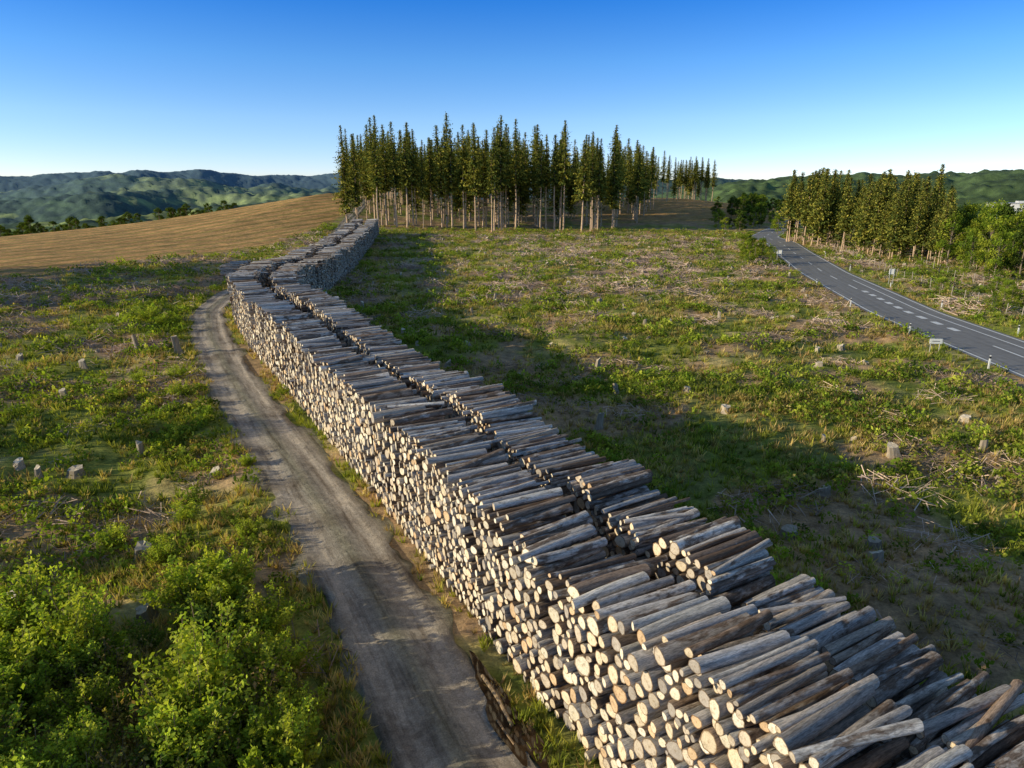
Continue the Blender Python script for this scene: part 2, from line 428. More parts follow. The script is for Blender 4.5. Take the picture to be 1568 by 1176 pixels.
def logs_mesh(name, P, off, Ln, hb_, ha_, seed, s0=0., s1=None, step=.24, lo=-.5):
    rng = np.random.RandomState(seed)
    bounds = [0.]
    while bounds[-1] < 270: bounds.append(bounds[-1]+1.8+3.6*rng.rand())
    bounds = np.array(bounds); nsec = len(bounds)
    sh = np.clip(rng.normal(size=nsec)*step*.6, -.2, .2); sh_h = rng.normal(size=nsec)*step; sh_a = rng.normal(size=nsec)*.04
    sh_l = rng.normal(size=nsec)*.06; sh_r = np.clip(.110+rng.normal(size=nsec)*.016, .085, .15); gap = rng.rand(nsec) < .6
    def sec(s): return int(np.searchsorted(bounds, s)-1) % nsec
    nz = fbm(np.arange(0, 280, .5)/7., np.full(560, .3), seed)
    nz2 = fbm(np.arange(0, 280, .5)/.9, np.full(560, .7), seed+2, 2)
    def Hf(s):
        k = sec(s); q = min(int(s*2), 559); h = hb_+ha_*(nz[q]-.5)*2+np.clip(sh_h[k], lo, .3)+(nz2[q]-.5)*.35
        e = min(s-bounds[k], bounds[min(k+1, nsec-1)]-s)
        if gap[k] and e < .35: h -= (.35-e)*2.4
        return h
    Q = offset_path(P, off)
    cl = np.r_[0, np.cumsum(np.hypot(*np.diff(Q, axis=0).T))]
    L = (s1 if s1 else cl[-1])
    S, Zc, r = pack(L-s0, lambda s: Hf(s+s0), rng, lambda s: sh_r[sec(s+s0)])
    S = S+s0
    K_ = np.array([sec(s) for s in S])
    x0 = np.interp(S, cl, Q[:, 0]); y0 = np.interp(S, cl, Q[:, 1])
    dd = np.gradient(Q, axis=0); dd /= np.linalg.norm(dd, axis=1)[:, None]
    dx = np.interp(S, cl, dd[:, 0]); dy = np.interp(S, cl, dd[:, 1])
    ang = np.arctan2(-dx, dy)
    N = len(S)
    H = np.array([Hf(s) for s in S]); top = (Zc > H-.40)
    wild = top & (rng.rand(N) < .12)
    ang = ang+sh_a[K_]*np.clip(Zc/4, 0, 1)+rng.normal(size=N)*np.where(top, .045, .012)+wild*rng.normal(size=N)*.14
    g0 = ground(x0, y0, False)
    shift = sh[K_]*np.clip(Zc/3, .2, 1)+rng.normal(size=N)*np.where(top, .13, .06)
    ln = Ln+sh_l[K_]+rng.normal(size=N)*np.where(top, .09, .04)+np.where(top&(rng.rand(N) < .04), rng.rand(N)*.7, 0)
    tilt = rng.normal(size=N)*np.where(top, .025, .004)+wild*.03
    Zc = Zc+wild*.06
    parent = empty(name)
    for part, sel, n, rings in (('logs_near', S < 62, 10, 4), ('logs_far', S >= 62, 6, 2)):
        ix = np.where(sel)[0]
        if not len(ix): continue
        K = len(ix); A = ang[ix]; ax = np.c_[np.cos(A)*np.cos(tilt[ix]), np.sin(A)*np.cos(tilt[ix]), np.sin(tilt[ix])]
        sd = np.c_[-np.sin(A), np.cos(A), A*0]; up = np.cross(ax, sd)
        st = np.c_[x0[ix], y0[ix], Zc[ix]+g0[ix]]+ax*shift[ix][:, None]
        t = np.arange(n)*2*math.pi/n
        ph = rng.rand(K)*6.28
        T = t[None]+ph[:, None]
        taper = 1-rng.rand(K)*.22
        tq = np.linspace(0, 1, rings)
        lob = 1+.09*np.sin(2*T+ph[:, None]*3)+.06*np.sin(3*T+ph[:, None])+rng.normal(size=(K, n))*.03
        rad = r[ix][:, None, None]*.99*lob[:, None, :]*(1+(taper-1)[:, None]*tq[None])[:, :, None]
        if rings > 2: rad = rad*(1+rng.normal(size=(K, rings, 1))*.03)
        fl = rng.rand(K) < .5; rad[fl] = rad[fl][:, ::-1]
        cen = st[:, None, :]+ax[:, None, :]*(ln[ix][:, None]*tq[None])[:, :, None]
        bend = np.sin(tq*math.pi)[None]*rng.normal(size=K)[:, None]*.03
        cen = cen+sd[:, None, :]*bend[:, :, None]
        cs = np.cos(T)[:, None, :]*rad; sn = np.sin(T)[:, None, :]*rad
        VB = cen[:, :, None, :]+sd[:, None, None, :]*cs[..., None]+up[:, None, None, :]*sn[..., None]
        slant = rng.normal(size=(K, 2))*.12
        VB[:, 0] += ax[:, None, :]*(cs[:, 0]*slant[:, 0:1])[..., None]; VB[:, -1] += ax[:, None, :]*(sn[:, -1]*slant[:, 1:2])[..., None]
        rnd = rng.rand(K, 3)*50
        lcB = np.stack([np.broadcast_to((ln[ix][:, None]*tq[None])[:, :, None], cs.shape)+rnd[:, 0][:, None, None], cs+rnd[:, 1][:, None, None], sn+rnd[:, 2][:, None, None]], -1)
        nb = rings*n
        cap0 = np.concatenate([VB[:, 0], cen[:, 0:1]], 1); cap1 = np.concatenate([VB[:, -1], cen[:, -1:]], 1)
        lc0 = np.concatenate([lcB[:, 0], np.stack([rnd[:, 0], rnd[:, 1], rnd[:, 2]], -1)[:, None]], 1)
        lc1 = np.concatenate([lcB[:, -1], np.stack([rnd[:, 0]+9, rnd[:, 1], rnd[:, 2]], -1)[:, None]], 1)
        nv = nb+2*(n+1)
        V = np.concatenate([VB.reshape(K, nb, 3), cap0, cap1], 1)
        LC = np.concatenate([lcB.reshape(K, nb, 3), lc0, lc1], 1)
        pal = np.array([(.60,.55,.50),(.52,.48,.445),(.44,.385,.335),(.36,.26,.19),(.70,.66,.60),(.55,.46,.37)])
        bc = pal[rng.choice(6, K, p=[.28,.22,.16,.09,.14,.11])]*(.74+.46*rng.rand(K, 1))
        pe = np.array([(.78,.65,.47),(.80,.72,.57),(.60,.51,.40),(.70,.50,.31),(.44,.39,.34),(.86,.79,.66)])
        ec = pe[rng.choice(6, K, p=[.25,.22,.19,.11,.13,.10])]*(.76+.32*rng.rand(K, 1))
        Cc = np.ones((K, nv, 4)); Cc[:, :nb, :3] = bc[:, None]; Cc[:, nb:, :3] = ec[:, None]
        Cc[:, :nb, 3] = np.clip(.44+rng.normal(size=K)*.18+ (fbm(S[ix]/2.5, Zc[ix]*0, seed+5)-.5)*.6, 0, 1)[:, None]
        Cc[:, nb+n, 3] = 0; Cc[:, nb+2*n+1, 3] = 0
        fb = []
        for i in range(rings-1):
            for j in range(n): fb.append((i*n+j, i*n+(j+1) % n, (i+1)*n+(j+1) % n, (i+1)*n+j))
        f3 = [(nb+j, nb+n, nb+(j+1) % n) for j in range(n)]+[(nb+n+1+j, nb+n+1+(j+1) % n, nb+2*n+1) for j in range(n)]
        off_ = (np.arange(K)*nv)[:, None, None]
        F4 = (np.array(fb)[None]+off_).reshape(-1, 4)[:, ::-1]; F3_ = (np.array(f3)[None]+off_).reshape(-1, 3)[:, ::-1]
        mi = np.r_[np.ones(len(F3_)), np.zeros(len(F4))]
        me = mkmesh(part, V.reshape(-1, 3), [F3_, F4], [M_lb, M_le], col=Cc.reshape(-1, 4), lc=LC.reshape(-1, 3), mi=mi)
        sm = np.r_[np.zeros(len(F3_)), np.ones(len(F4))].astype(bool); me.polygons.foreach_set('use_smooth', sm)
        mkobj(part, me, parent)
    return parent
logs_mesh('log_pile', PILE, 0., 2.08, 4.0, .26, 11, step=.17, lo=-.3)
logs_mesh('log_pile', PILE, OFF2, 2.1, 3.98, .35, 42, step=.2, lo=-.3)
logs_mesh('log_stack', np.array([(-41.5+ -.05*i, 99+.5*i) for i in range(14)]), 0, 2.6, 1.7, .2, 15)

# ------------------------------------------------------------------ vegetation templates
def T_tuft(rng, nb=9, h=.3, sp=.16):
    V=[]; F=[]; C=[]
    for i in range(nb):
        a = rng.rand()*6.28; r0 = rng.rand()*sp*.6; b = np.array([math.cos(a)*r0, math.sin(a)*r0, -.03])
        a2 = a+rng.normal()*.6; ln = sp*(.5+rng.rand()*1.2); hh = h*(.5+.7*rng.rand())
        tip = b+np.array([math.cos(a2)*ln, math.sin(a2)*ln, hh]); w = .022+.02*rng.rand()
        pr = np.array([-math.sin(a2)*w, math.cos(a2)*w, 0])
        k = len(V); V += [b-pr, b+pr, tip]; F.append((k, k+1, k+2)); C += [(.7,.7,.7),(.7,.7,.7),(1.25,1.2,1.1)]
    return np.array(V), [np.array(F)], np.array(C)
def T_weed(rng, n=34, R0=.35, h=.38, ls=.06):
    a = rng.rand(n)*6.28; q = np.sqrt(rng.rand(n)); rr_ = q*R0
    z = h*(1-q**2*.7)*(.3+.7*rng.rand(n))
    P = np.c_[np.cos(a)*rr_, np.sin(a)*rr_, z]
    V, F = cards(P, ls*(.7+.7*rng.rand(n)), rng, .6, .3)
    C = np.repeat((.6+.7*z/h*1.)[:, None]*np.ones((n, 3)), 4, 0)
    return V, [F], C
def T_sticks(rng, n=40, R0=1.2, h=.5, L=1.2):
    V=[]; F=[]; C=[]
    for i in range(n):
        a = rng.rand()*6.28; rr_ = R0*math.sqrt(rng.rand()); c = np.array([math.cos(a)*rr_, math.sin(a)*rr_, h*rng.rand()*(1-rr_/R0*.8)+.03])
        d = rng.normal(size=3); d[2] *= .3; d /= np.linalg.norm(d); l = L*(.3+.7*rng.rand()); w = .008+.026*rng.rand()**2
        s = np.cross(d, [0,0,1.]); s /= np.linalg.norm(s); u = np.cross(s, d)
        k = len(V)
        p0 = c-d*l/2; p1 = c+d*l/2+np.array([0,0,rng.normal()*.05])
        for p, ww in ((p0, w), (p1, w*.5)):
            V += [p+s*ww, p-s*ww*.5+u*ww*.87, p-s*ww*.5-u*ww*.87]
        F += [(k,k+1,k+4,k+3),(k+1,k+2,k+5,k+4),(k+2,k,k+3,k+5)]
        cc = .7+.7*rng.rand(); C += [(cc,cc,cc)]*6
    return np.array(V), [np.array(F)], np.array(C)
YG = ((.33,.41,.05),(.22,.31,.045),(.42,.46,.07))
def shrub_mesh(seed, h=2., spread=1.2, shoots=26, lps=75, ls=.055, cols=YG):
    rng = np.random.RandomState(seed); ac = Acc(); LP=[]; LC=[]
    for i in range(shoots):
        a = rng.rand()*6.28; lean = rng.rand()**.7*spread; hh = h*(.45+.6*rng.rand())*(1-.35*lean/spread)
        b = np.array([rng.normal()*.15, rng.normal()*.15, -.05])
        e = np.array([math.cos(a)*lean, math.sin(a)*lean, hh]); mpt = (b+e)/2+np.array([math.cos(a)*lean*.12, math.sin(a)*lean*.12, -hh*.02])+rng.normal(size=3)*.06
        tube(ac, [b, mpt, e], [.018*h/2, .012*h/2, .004], 4, (.24,.18,.12), 1, False)
        m_ = int(lps*(.6+.6*rng.rand())); t = .18+.82*rng.rand(m_)**.8
        p = (b[None]*((1-t)**2)[:, None]+2*mpt[None]*(t*(1-t))[:, None]+e[None]*(t**2)[:, None])
        p = p+rng.normal(size=(m_, 3))*(.16*h/2*(1.15-t*.75))[:, None]
        p[:, 2] = np.maximum(p[:, 2], .03)
        LP.append(p); cb = np.array(cols[rng.randint(len(cols))])*(.75+.5*rng.rand())
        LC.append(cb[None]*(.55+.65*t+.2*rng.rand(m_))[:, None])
    P = np.concatenate(LP); Cc = np.concatenate(LC)
    V, F = cards(P, ls*(.7+.6*rng.rand(len(P))), rng, .6)
    ac.add(V, F, np.repeat(Cc, 4, 0), 0)
    return ac.mesh('shrub_mesh', [M_leaf, M_bark])
def spruce_mesh(seed, H=28., cb=.42, Lm=3.0, bark=(.56,.40,.27), green=((.22,.235,.05),(.10,.135,.035),(.36,.33,.065)), cs=1.):
    rng = np.random.RandomState(seed); ac = Acc()
    k = 9; zz = np.linspace(-.5, H, k); wob = np.cumsum(rng.normal(size=(k, 2))*.07, 0); wob[0] = 0
    pts = np.c_[wob, zz]; rad = .27*(H/28)*(1-np.linspace(0, 1, k)*.95)
    tube(ac, pts, rad, 8, bark, 1)
    P=[]; S=[]; Cc=[]
    z = H*cb*.4
    side = rng.rand()*6.28; asy = .1+.3*rng.rand()
    while z < H*.995:
        t = (z-H*cb)/(H*(1-cb)); cx = np.interp(z, zz, pts[:, 0]); cy = np.interp(z, zz, pts[:, 1])
        if t < 0:
            if rng.rand() < .7:
                a = rng.rand()*6.28; l = .5+rng.rand()*1.5
                tube(ac, [(cx,cy,z),(cx+math.cos(a)*l, cy+math.sin(a)*l, z-.15*l)], [.035,.01], 4, (.26,.21,.16), 1, False)
                if rng.rand() < .4:
                    for q in range(4): P.append((cx+math.cos(a)*l*(.4+.2*q), cy+math.sin(a)*l*(.4+.2*q), z-.25-.1*rng.rand())); S.append(.36); Cc.append(np.array(green[1]))
            z += .45; continue
        nb = rng.randint(5, 9); a0 = rng.rand()*6.28
        prof = (1-t)**.72*(min(1, .5+t*2.5))*(.6+.7*rng.rand())
        for b in range(nb):
            if rng.rand() < .1: continue
            a = a0+b*6.28/nb+rng.normal()*.25; l = Lm*prof*(.5+.75*rng.rand())*(1+asy*math.cos(a-side))+.12
            dr = -.38+.8*t**1.5+rng.normal()*.1
            g = np.array(green[rng.choice(3, p=[.4,.35,.25])])*(.7+.6*rng.rand())
            nn = max(2, int(l/.26))
            for q in np.linspace(.15, 1, nn):
                d_ = l*q; zq = z+dr*d_*.8
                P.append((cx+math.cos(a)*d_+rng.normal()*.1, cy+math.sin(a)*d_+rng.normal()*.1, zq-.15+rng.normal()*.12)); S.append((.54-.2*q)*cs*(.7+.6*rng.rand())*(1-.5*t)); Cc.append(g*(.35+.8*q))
        z += .44*(1-.35*t)*H/28
    P = np.array(P); S = np.array(S); Cc = np.array(Cc)
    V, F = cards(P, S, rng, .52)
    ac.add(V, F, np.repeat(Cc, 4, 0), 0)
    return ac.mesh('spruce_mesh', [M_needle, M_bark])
def broadleaf_mesh(seed, H=8., W=2.6, cb=.18, nl=26, lp=90, ls=.16, cols=((.26,.35,.04),(.17,.26,.035),(.38,.43,.055))):
    rng = np.random.RandomState(seed); ac = Acc()
    tube(ac, [(0,0,-.3),(.1,0,H*.3),(.05,.1,H*.6),(0,0,H*.92)], [.022*H,.017*H,.01*H,.003*H], 7, (.25,.2,.15), 1)
    LP=[]; LC=[]
    for i in range(nl):
        t = cb+(1-cb)*rng.rand(); a = rng.rand()*6.28; prof = math.sin(math.pi*min(1, (t-cb)/(1-cb)*.8+.2))**.6
        d_ = W*prof*(.45+.6*rng.rand()); c = np.array([math.cos(a)*d_, math.sin(a)*d_, H*t])
        tube(ac, [(0,0,H*t*.75), c*np.array([.5,.5,.95]), c], [.006*H,.004*H,.001*H], 4, (.2,.15,.11), 1, False)
        R1 = W*(.22+.2*rng.rand()); m_ = int(lp*(.6+.7*rng.rand()))
        p = rng.normal(size=(m_, 3)); p /= np.linalg.norm(p, axis=1)[:, None]; p *= (R1*rng.rand(m_)**.4)[:, None]; p[:, 2] *= .75
        LP.append(p+c); cbs = np.array(cols[rng.randint(len(cols))])*(.75+.5*rng.rand())
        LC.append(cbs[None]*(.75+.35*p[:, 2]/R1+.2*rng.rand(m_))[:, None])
    P = np.concatenate(LP); P[:, 2] = np.maximum(P[:, 2], .1)
    V, F = cards(P, ls*(.7+.6*rng.rand(len(P))), rng, .6)
    ac.add(V, F, np.repeat(np.concatenate(LC), 4, 0), 0)
    return ac.mesh('broadleaf_mesh', [M_leaf, M_bark])
def gz(x, y): return float(ground(np.array([float(x)]), np.array([float(y)]))[0])

# ------------------------------------------------------------------ forest
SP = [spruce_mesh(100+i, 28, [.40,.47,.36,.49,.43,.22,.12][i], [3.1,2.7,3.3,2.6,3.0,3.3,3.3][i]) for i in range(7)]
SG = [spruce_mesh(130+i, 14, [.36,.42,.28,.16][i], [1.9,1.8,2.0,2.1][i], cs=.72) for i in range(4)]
rng = np.random.RandomState(5)
forest = empty('spruce_forest', (0,215,0))
def put(parent, me, x, y, H, base=28., wf=1.):
    s = H/base; z = gz(x, y)-.1
    p = parent.location
    mkobj('spruce_tree', me, parent, (x-p[0], y-p[1], z-p[2]), rng.rand()*6.28, (s*wf, s*wf, s))
pts = []
def inside(x, y):
    if y < 209+3*math.sin(x*.21)+2*math.sin(x*.5): return False
    xl = np.interp(y, [208,240,300,420], [-50,-55,-70,-95]); xr = np.interp(y, [208,240,300,400], [32,42,62,90])
    return xl < x < xr
tries = 0
while len(pts) < 320 and tries < 90000:
    tries += 1
    y = 206+ (rng.rand()**1.6)*190; x = -95+rng.rand()*190
    if not inside(x, y): continue
    md = 1.4+2.0*rng.rand()+ (y-209)*.017
    if all((x-a)**2+(y-b)**2 > md*md for a, b in pts): pts.append((x, y))
for (x, y) in pts:
    u = x/y
    H = 27.0+rng.normal()*2.6+ (1.5 if -.08 < u < .08 else 0)-max(0, y-250)*.03
    edge = x > np.interp(y, [208,240,300,400], [26,36,56,84]) or x < -46 or y > 235
    me = SP[rng.randint(0, 5)] if not edge else SP[rng.randint(0, 7)]
    if rng.rand() < .14: H *= .62+.25*rng.rand()
    put(forest, me, x, y, H, wf=.85+.45*rng.rand())
put(forest, SP[2], -3, 211, 32.5)
g2 = empty('distant_spruce_group', (100,400,5))
for i in range(26): put(g2, SP[rng.randint(0, 7)], 101+rng.normal()*5, 400+rng.normal()*8, 21+rng.normal()*1.5)
grove = empty('spruce_grove', (68,140,0))
n = 0
while n < 115:
    t = rng.rand(); x = 65+rng.rand()**1.3*26+(1-t)*3; y = 110+t*62
    if x > .615*y+1: continue
    put(grove, SG[rng.randint(0, 4)], x, y, 10.4+5.4*t+rng.normal()*1.2, base=14., wf=1.1); n += 1

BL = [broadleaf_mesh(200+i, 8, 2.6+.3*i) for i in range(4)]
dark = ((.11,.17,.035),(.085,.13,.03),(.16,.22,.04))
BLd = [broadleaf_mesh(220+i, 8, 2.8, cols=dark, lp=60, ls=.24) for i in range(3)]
wood = empty('broadleaf_woodland', (80,115,0))
for i in range(120):
    y = 92+rng.rand()*50; x = .60*y+2+rng.rand()*34
    if x < 62.5: continue
    H = (4.2+rng.rand()*2.6)*min(1.25, y/105); p = wood.location
    if rng.rand() < .2: put(wood, SG[rng.randint(0, 4)], x, y, H*1.1, base=14., wf=1.2); continue
    sx = H/8
    mkobj('broadleaf_tree', BL[rng.randint(4)] if rng.rand() < .75 else BLd[rng.randint(3)], wood, (x-p[0], y-p[1], gz(x, y)-.1-p[2]), rng.rand()*6, (sx*(.7+.3*rng.rand()), sx*(.7+.3*rng.rand()), sx*1.15))
hedge = empty('roadside_hedge', (70,230,0))
for i in range(70):
    t = rng.rand(); x = 64+t*60+rng.normal()*4; y = 205+t*150+rng.normal()*12; p = hedge.location
    mkobj('hedge_tree', (BL+BLd)[rng.randint(7)], hedge, (x-p[0], y-p[1], gz(x, y)-.1-p[2]), rng.rand()*6, (3.+rng.rand()*3.5)/8)
belt = empty('valley_tree_belt', (-160,250,0))
for i in range(130):
    a = math.radians(-45+rng.rand()**.8*24); rc = np.interp(math.degrees(a), CR_T, CR_R)
    r0 = rc+22+rng.rand()*70; x = r0*math.sin(a); y = r0*math.cos(a); p = belt.location
    mkobj('belt_tree', BLd[rng.randint(3)], belt, (x-p[0], y-p[1], gz(x, y)-.2-p[2]), rng.rand()*6, (3.6+rng.rand()*2.4)/8)
for i in range(20):
    y = 112+rng.rand()*40
    x = np.interp(y, ROAD[:, 1], ROAD[:, 0])-5.5-rng.rand()*6
    mkobj('roadside_shrub', BL[rng.randint(4)], None, (x, y, gz(x, y)-.1), rng.rand()*6, (1.8+rng.rand()*1.8)/8)
for i in range(22):
    y = 66+rng.rand()*60
    x = np.interp(y, ROAD[:, 1], ROAD[:, 0])+8+rng.rand()*12
    mkobj('roadside_shrub', BL[rng.randint(4)], None, (x, y, gz(x, y)-.1), rng.rand()*6, (1.+rng.rand()*1.4)/8)

# trees standing left of the photographed area
for (x, y, H) in [(-72,70,9),(-76,72,12),(-84,88,15),(-80,82,13),(-90,92,16),(-76,79,11),(-95,97,16),(-99,92,15),(-88,80,14),(-104,102,17),(-38,28,7.),(-31,16,5.)]:
    mkobj('broadleaf_tree', BL[rng.randint(4)], None, (x, y, gz(x, y)-.1), rng.rand()*6, H/8)

# ------------------------------------------------------------------ shrubs near
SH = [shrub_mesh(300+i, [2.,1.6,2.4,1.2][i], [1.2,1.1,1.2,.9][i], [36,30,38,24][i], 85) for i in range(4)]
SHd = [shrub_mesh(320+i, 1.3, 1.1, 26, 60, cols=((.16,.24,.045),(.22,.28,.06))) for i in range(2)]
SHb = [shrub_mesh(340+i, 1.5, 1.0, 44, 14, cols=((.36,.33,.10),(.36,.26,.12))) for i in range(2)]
def okp(x, y, tr=2.3, pl=3.6, rd=5.):
    X_, Y_ = np.array([x]), np.array([y])
    return dist_path(X_, Y_, TRACK, 3)[0] > tr and dist_path(X_, Y_, PCEN, 3)[0] > pl and dist_path(X_, Y_, ROAD, 3)[0] > rd
n = 0
while n < 135:
    x = -16.5+rng.rand()*15.5; y = 6+rng.rand()*14.5
    if not okp(x, y, 2.7): continue
    if y > 17.6+(x+15)*.25: continue
    q = float(fbm(np.array([x/3.]), np.array([y/3.]), 66)[0])
    if q < .36: continue
    me = SH[rng.randint(4)] if rng.rand() < .25+q*.75 else (SHb[rng.randint(2)] if rng.rand() < .55 else SHd[rng.randint(2)])
    dt = dist_path(np.array([x]), np.array([y]), TRACK, 3)[0]
    sx = (.6+.55*rng.rand())*min(1, .35+dt/6)
    mkobj('shrub', me, None, (x, y, gz(x, y)), rng.rand()*6, (sx*1.1, sx*1.1, sx)); n += 1
for (x, y, s) in [(-13,26,.7),(-12,29,.6),(-17,33,.6),(-9.5,22.5,.5),(-12.5,24,.6),(-15.5,30.5,.6),(-20,40,.7),(-22,44,.7),(-24,43,.6),(-34,64,.9),(-36,66,1.),(-32,63,.7),(-31,60,.6),(-37,70,1.1),(-19,37,.6),(-8.8,19.5,.5),(-10.5,23.5,.55),(-14,22,.6),(-11.5,20.5,.6)]:
    mkobj('shrub', (SH+SHd)[rng.randint(6)], None, (x, y, gz(x, y)), rng.rand()*6, (s, s, s*.8))

# ------------------------------------------------------------------ ground cover scatter
def scatter(r0, r1, dens, rng, a0=-46, a1=46):
    A = .5*math.radians(a1-a0)*(r1*r1-r0*r0); N = int(A*dens)
    r = np.sqrt(r0*r0+(r1*r1-r0*r0)*rng.rand(N)); a = np.radians(a0+(a1-a0)*rng.rand(N))
    return r*np.sin(a), r*np.cos(a)
def keep(x, y, tr=1.55, pl=0., rd=3.9):
    pw_ = np.interp(y, [5,20,45,70], [2.5,2.55,2.7,3.05])
    return (dist_path(x, y, TRACK, 5) > tr+(fbm(x/1.1, y/1.1, 13)-.5)*.9) & (dist_path(x, y, PCEN, 5) > pw_+pl) & (dist_path(x, y, ROAD, 6) > rd) & (field_mask(x, y) < .5)
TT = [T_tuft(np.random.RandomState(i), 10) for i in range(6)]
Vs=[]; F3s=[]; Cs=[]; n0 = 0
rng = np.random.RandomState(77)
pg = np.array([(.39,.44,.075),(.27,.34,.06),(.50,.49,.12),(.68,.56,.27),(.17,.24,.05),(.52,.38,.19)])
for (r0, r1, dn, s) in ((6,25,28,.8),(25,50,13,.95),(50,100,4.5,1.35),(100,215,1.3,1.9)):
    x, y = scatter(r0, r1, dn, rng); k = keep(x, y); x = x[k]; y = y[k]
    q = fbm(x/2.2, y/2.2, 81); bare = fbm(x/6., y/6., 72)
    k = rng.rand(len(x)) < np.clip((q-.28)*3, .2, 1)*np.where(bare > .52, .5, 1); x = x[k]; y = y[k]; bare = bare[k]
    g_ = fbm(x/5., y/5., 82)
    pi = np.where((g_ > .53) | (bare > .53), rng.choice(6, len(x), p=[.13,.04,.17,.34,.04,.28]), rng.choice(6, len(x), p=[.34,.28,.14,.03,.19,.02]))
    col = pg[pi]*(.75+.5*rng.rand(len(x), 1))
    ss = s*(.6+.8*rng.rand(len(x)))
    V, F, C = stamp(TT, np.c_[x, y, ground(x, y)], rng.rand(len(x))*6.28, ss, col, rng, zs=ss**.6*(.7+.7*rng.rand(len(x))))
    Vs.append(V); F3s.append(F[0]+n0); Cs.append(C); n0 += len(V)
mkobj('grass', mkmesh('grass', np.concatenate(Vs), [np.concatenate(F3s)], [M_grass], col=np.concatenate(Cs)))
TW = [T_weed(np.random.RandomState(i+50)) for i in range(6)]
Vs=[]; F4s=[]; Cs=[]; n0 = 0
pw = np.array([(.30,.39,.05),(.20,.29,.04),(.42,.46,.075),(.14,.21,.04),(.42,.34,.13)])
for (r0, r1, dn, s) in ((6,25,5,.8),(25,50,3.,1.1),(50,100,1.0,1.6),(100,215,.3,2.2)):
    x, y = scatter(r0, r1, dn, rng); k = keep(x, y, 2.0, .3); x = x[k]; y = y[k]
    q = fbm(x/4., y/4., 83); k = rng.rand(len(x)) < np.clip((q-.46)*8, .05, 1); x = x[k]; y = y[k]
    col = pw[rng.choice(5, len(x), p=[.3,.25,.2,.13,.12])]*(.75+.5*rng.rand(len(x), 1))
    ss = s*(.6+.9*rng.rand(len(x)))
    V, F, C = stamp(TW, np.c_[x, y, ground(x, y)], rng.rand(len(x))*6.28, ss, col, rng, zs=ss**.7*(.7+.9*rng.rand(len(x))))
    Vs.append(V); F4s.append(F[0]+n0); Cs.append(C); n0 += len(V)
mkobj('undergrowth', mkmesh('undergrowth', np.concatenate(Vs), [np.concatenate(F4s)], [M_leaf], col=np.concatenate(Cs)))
TS = [T_sticks(np.random.RandomState(i+90), 60, 1.5, .5) for i in range(4)]+[T_sticks(np.random.RandomState(i+95), 20, 1.6, .1, 1.) for i in range(4)]
x, y = scatter(9, 190, .19, rng); xa, ya = scatter(10, 75, .25, rng, -42, -12); x = np.r_[x, xa]; y = np.r_[y, ya]
k = keep(x, y, 2.6, .8, 5.); x = x[k]; y = y[k]
q = fbm(x/6., y/6., 72); k = rng.rand(len(x)) < np.clip((q-.45)*8, .09, 1); x = x[k]; y = y[k]
ss = (.4+1.*rng.rand(len(x)))*np.clip(np.hypot(x, y)/60, .8, 1.4)
V, F, C = stamp(TS, np.c_[x, y, ground(x, y)], rng.rand(len(x))*6.28, ss, np.array([(.56,.42,.33)])*(.45+.85*rng.rand(len(x), 1)), rng)
mkobj('brushwood_debris', mkmesh('brushwood_debris', V, F, [M_wood], col=C))
def stump(rng, h, r):
    ac = Acc(); n = 10; t = np.arange(n)*6.283/n; rad = r*(1+.18*np.sin(3*t+rng.rand()*6)+.08*rng.normal(size=n))
    ln_ = rng.normal(size=2)*.12*h; sl = rng.normal(size=2)*.35
    fl = [(1.6, -.1), (1.12, h*.3), (.97, h)]
    V = np.concatenate([np.c_[np.cos(t)*rad*f+ln_[0]*max(z, 0)/h, np.sin(t)*rad*f+ln_[1]*max(z, 0)/h, np.full(n, z)+((rng.rand(n)*.06+r*(np.cos(t)*sl[0]+np.sin(t)*sl[1])) if z == h else 0)] for f, z in fl])
    F = [(i*n+j, i*n+(j+1) % n, (i+1)*n+(j+1) % n, (i+1)*n+j) for i in range(2) for j in range(n)]
    ac.add(V, F, (.36,.30,.23)); V2 = np.r_[V[-n:], [[ln_[0],ln_[1],h+.02]]]; ac.add(V2, [(j, (j+1) % n, n) for j in range(n)], (.62,.53,.40))
    V, F, C, _ = ac.get(); return V, F, C
TSt = [stump(np.random.RandomState(i), [.22,.3,.18,.42,.25,.3][i], [.15,.2,.18,.12,.22,.16][i]) for i in range(6)]
x, y = scatter(12, 200, .026, rng); k = keep(x, y, 3., 1., 5.); x = x[k]; y = y[k]
V, F, C = stamp(TSt, np.c_[x, y, ground(x, y)], rng.rand(len(x))*6.28, .7+.7*rng.rand(len(x)), np.ones((len(x), 3))*(.7+.6*rng.rand(len(x), 1)), rng)
mkobj('stump_field', mkmesh('stump_field', V, F, [M_wood], col=C))
for (x, y, h, rd) in [(-28.5,51.5,1.5,.15),(-25.3,51.2,1.3,.22),(5.8,46,.9,.15),(4.5,34,.8,.17),(6.3,40,.6,.15),(12,62,.8,.15),(-2,78,.9,.15),(20,66,.7,.15),(18,30.5,.5,.24),(-17.8,31,.7,.14),(-27,40,.5,.2),(-30,47,.5,.22)]:
    V, F, C = stump(np.random.RandomState(int(h*100)), h, rd)
    mkobj('tree_stump', mkmesh('tree_stump', V, F, [M_wood], col=C), None, (x, y, gz(x, y)), 0)

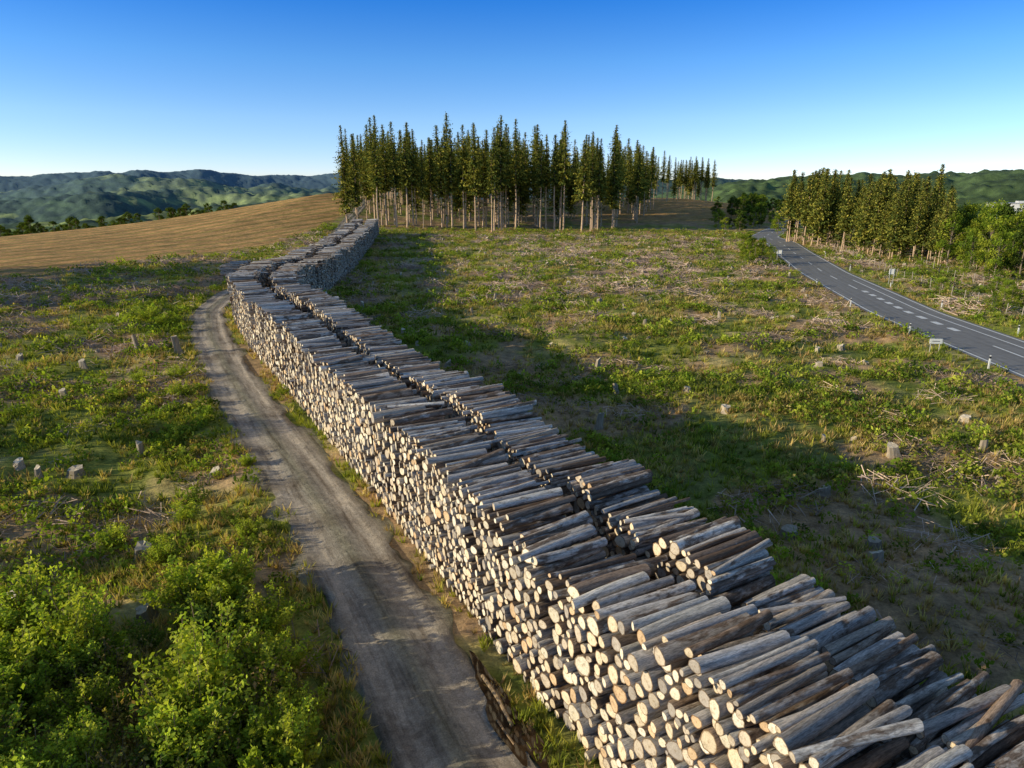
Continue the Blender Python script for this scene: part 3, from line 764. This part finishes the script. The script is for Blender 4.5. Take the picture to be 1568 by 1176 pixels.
# ------------------------------------------------------------------ roadside furniture
def at_road(y, off):
    i = int(np.argmin(abs(ROAD[:, 1]-y))); d = ROAD[i+1]-ROAD[i]; d /= np.linalg.norm(d); p = ROAD[i]+np.array([d[1], -d[0]])*off
    return p[0], p[1], math.atan2(d[1], d[0])
for y in (46,58,72,88,108,130):
    for off in (-4.4, 4.4):
        px, py, an = at_road(y, off); ac = Acc()
        box(ac, (0,0,.45), (.1,.08,.9), (.75,.75,.73)); box(ac, (0,0,.80), (.105,.085,.16), (.03,.03,.03)); box(ac, (0,-.045,.8), (.045,.006,.12), (.7,.7,.7)); box(ac, (0,0,.92), (.08,.06,.05), (.8,.8,.78))
        mkobj('delineator_post', ac.mesh('delineator_post', [M_paint]), None, (px, py, gz(px, py)+.02), an+1.57)
def sign(name, y, off, w, h, zc, col, rot=0):
    px, py, an = at_road(y, off); ac = Acc()
    for sx in (-w*.35, w*.35): tube(ac, [(sx,0,-.1),(sx,0,zc+h/2)], [.035,.035], 8, (.4,.4,.4))
    box(ac, (0,-.05,zc), (w,.03,h), col); box(ac, (0,-.07,zc), (w*.9,.006,h*.85), (.82,.82,.78)); box(ac, (0,-.076,zc), (w*.6,.004,h*.12), (.05,.05,.05))
    mkobj(name, ac.mesh(name, [M_paint]), None, (px, py, gz(px, py)), an+1.57+rot)
sign('direction_sign', 51.5, -5.4, .95, .4, .8, (.75,.75,.72), 3.14)
sign('traffic_sign', 92, 5.6, .7, .7, 1.6, (.75,.75,.72))
sign('traffic_sign', 118, -4.9, .9, .6, 1.8, (.75,.75,.72))
for (off, a, b) in ((9., 40, 150), (17., 45, 120)):
    f = Acc(); prev = None
    for y in np.arange(a, b, 3.2):
        px, py, an = at_road(y, off); z = gz(px, py); lean = R.normal(size=2)*.05
        tube(f, [(px, py, z-.2), (px+lean[0], py+lean[1], z+1.3)], [.045,.04], 6, (.38,.33,.27))
        if prev is not None:
            for h in (.3,.7,1.1): tube(f, [(prev[0], prev[1], prev[2]+h), (px, py, z+h)], [.006,.006], 3, (.3,.3,.3), 0, False)
        prev = (px, py, z)
    mkobj('wire_fence', f.mesh('wire_fence', [M_wood]))

# ------------------------------------------------------------------ white building far right
bz = gz(300, 405); bh = 4.4-bz
bld = empty('white_building', (300,405,bz)); bld.rotation_euler[2] = -.3
ac = Acc(); box(ac, (0,0,bh/2-.5), (50,14,bh+1), (.80,.80,.78)); mkobj('walls', ac.mesh('walls', [M_paint]), bld)
ac = Acc(); box(ac, (0,0,bh+.2), (51,15,.4), (.45,.46,.48)); box(ac, (-8,0,bh+.9), (8,5,1.), (.6,.6,.6)); mkobj('roof', ac.mesh('roof', [M_paint]), bld)
ac = Acc()
for zz_ in np.arange(2.2, bh-1, 3.6):
    for i in range(15): box(ac, (-22+i*3.1,-7.02,zz_), (1.9,.08,1.3), (.05,.07,.09))
mkobj('windows', ac.mesh('windows', [M_paint]), bld)

# ------------------------------------------------------------------ light
EL = math.radians(14.2); hd = np.array([.968,.25]); hd /= np.linalg.norm(hd)
sun = bpy.data.lights.new('sun', 'SUN'); sun.energy = 5.0; sun.angle = math.radians(.5); sun.color = (1., .87, .60)
so = bpy.data.objects.new('sun', sun); COL.objects.link(so)
so.rotation_euler = Vector((hd[0]*math.cos(EL), hd[1]*math.cos(EL), -math.sin(EL))).to_track_quat('-Z', 'Y').to_euler()
so.location = (-50,0,60)
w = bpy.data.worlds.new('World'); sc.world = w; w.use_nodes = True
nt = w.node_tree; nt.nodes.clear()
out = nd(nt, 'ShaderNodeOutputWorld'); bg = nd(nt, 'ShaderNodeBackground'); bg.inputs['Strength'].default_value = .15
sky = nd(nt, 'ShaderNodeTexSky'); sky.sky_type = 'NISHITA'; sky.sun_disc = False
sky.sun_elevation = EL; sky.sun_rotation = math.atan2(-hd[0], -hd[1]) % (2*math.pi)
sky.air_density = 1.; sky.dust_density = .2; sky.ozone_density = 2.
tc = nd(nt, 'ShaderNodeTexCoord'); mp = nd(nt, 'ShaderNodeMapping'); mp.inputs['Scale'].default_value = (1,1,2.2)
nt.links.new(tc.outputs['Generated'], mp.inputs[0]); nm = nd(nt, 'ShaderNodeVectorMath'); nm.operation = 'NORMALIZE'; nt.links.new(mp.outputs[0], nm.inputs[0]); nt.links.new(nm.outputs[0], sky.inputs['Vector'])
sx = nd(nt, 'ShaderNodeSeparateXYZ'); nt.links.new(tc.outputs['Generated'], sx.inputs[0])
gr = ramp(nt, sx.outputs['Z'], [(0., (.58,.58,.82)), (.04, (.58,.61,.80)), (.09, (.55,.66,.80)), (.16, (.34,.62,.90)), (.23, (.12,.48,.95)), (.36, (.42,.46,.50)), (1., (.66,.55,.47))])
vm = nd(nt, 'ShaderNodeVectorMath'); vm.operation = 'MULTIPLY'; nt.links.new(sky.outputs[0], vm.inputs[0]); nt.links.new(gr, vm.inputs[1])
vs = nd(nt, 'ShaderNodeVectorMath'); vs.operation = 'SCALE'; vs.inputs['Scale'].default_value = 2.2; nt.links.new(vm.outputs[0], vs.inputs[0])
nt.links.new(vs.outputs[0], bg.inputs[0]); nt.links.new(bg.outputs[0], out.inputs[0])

# ------------------------------------------------------------------ camera
cd = bpy.data.cameras.new('camera'); cam = bpy.data.objects.new('camera', cd); COL.objects.link(cam)
cd.sensor_width = 36; cd.lens = 24.31; cd.clip_end = 20000; cd.clip_start = .1
cam.location = (0,0,12); cam.rotation_euler = (math.radians(90-15.7), 0, 0)
sc.camera = cam
sc.view_settings.view_transform = 'Standard'; sc.view_settings.look = 'None'; sc.view_settings.exposure = 0
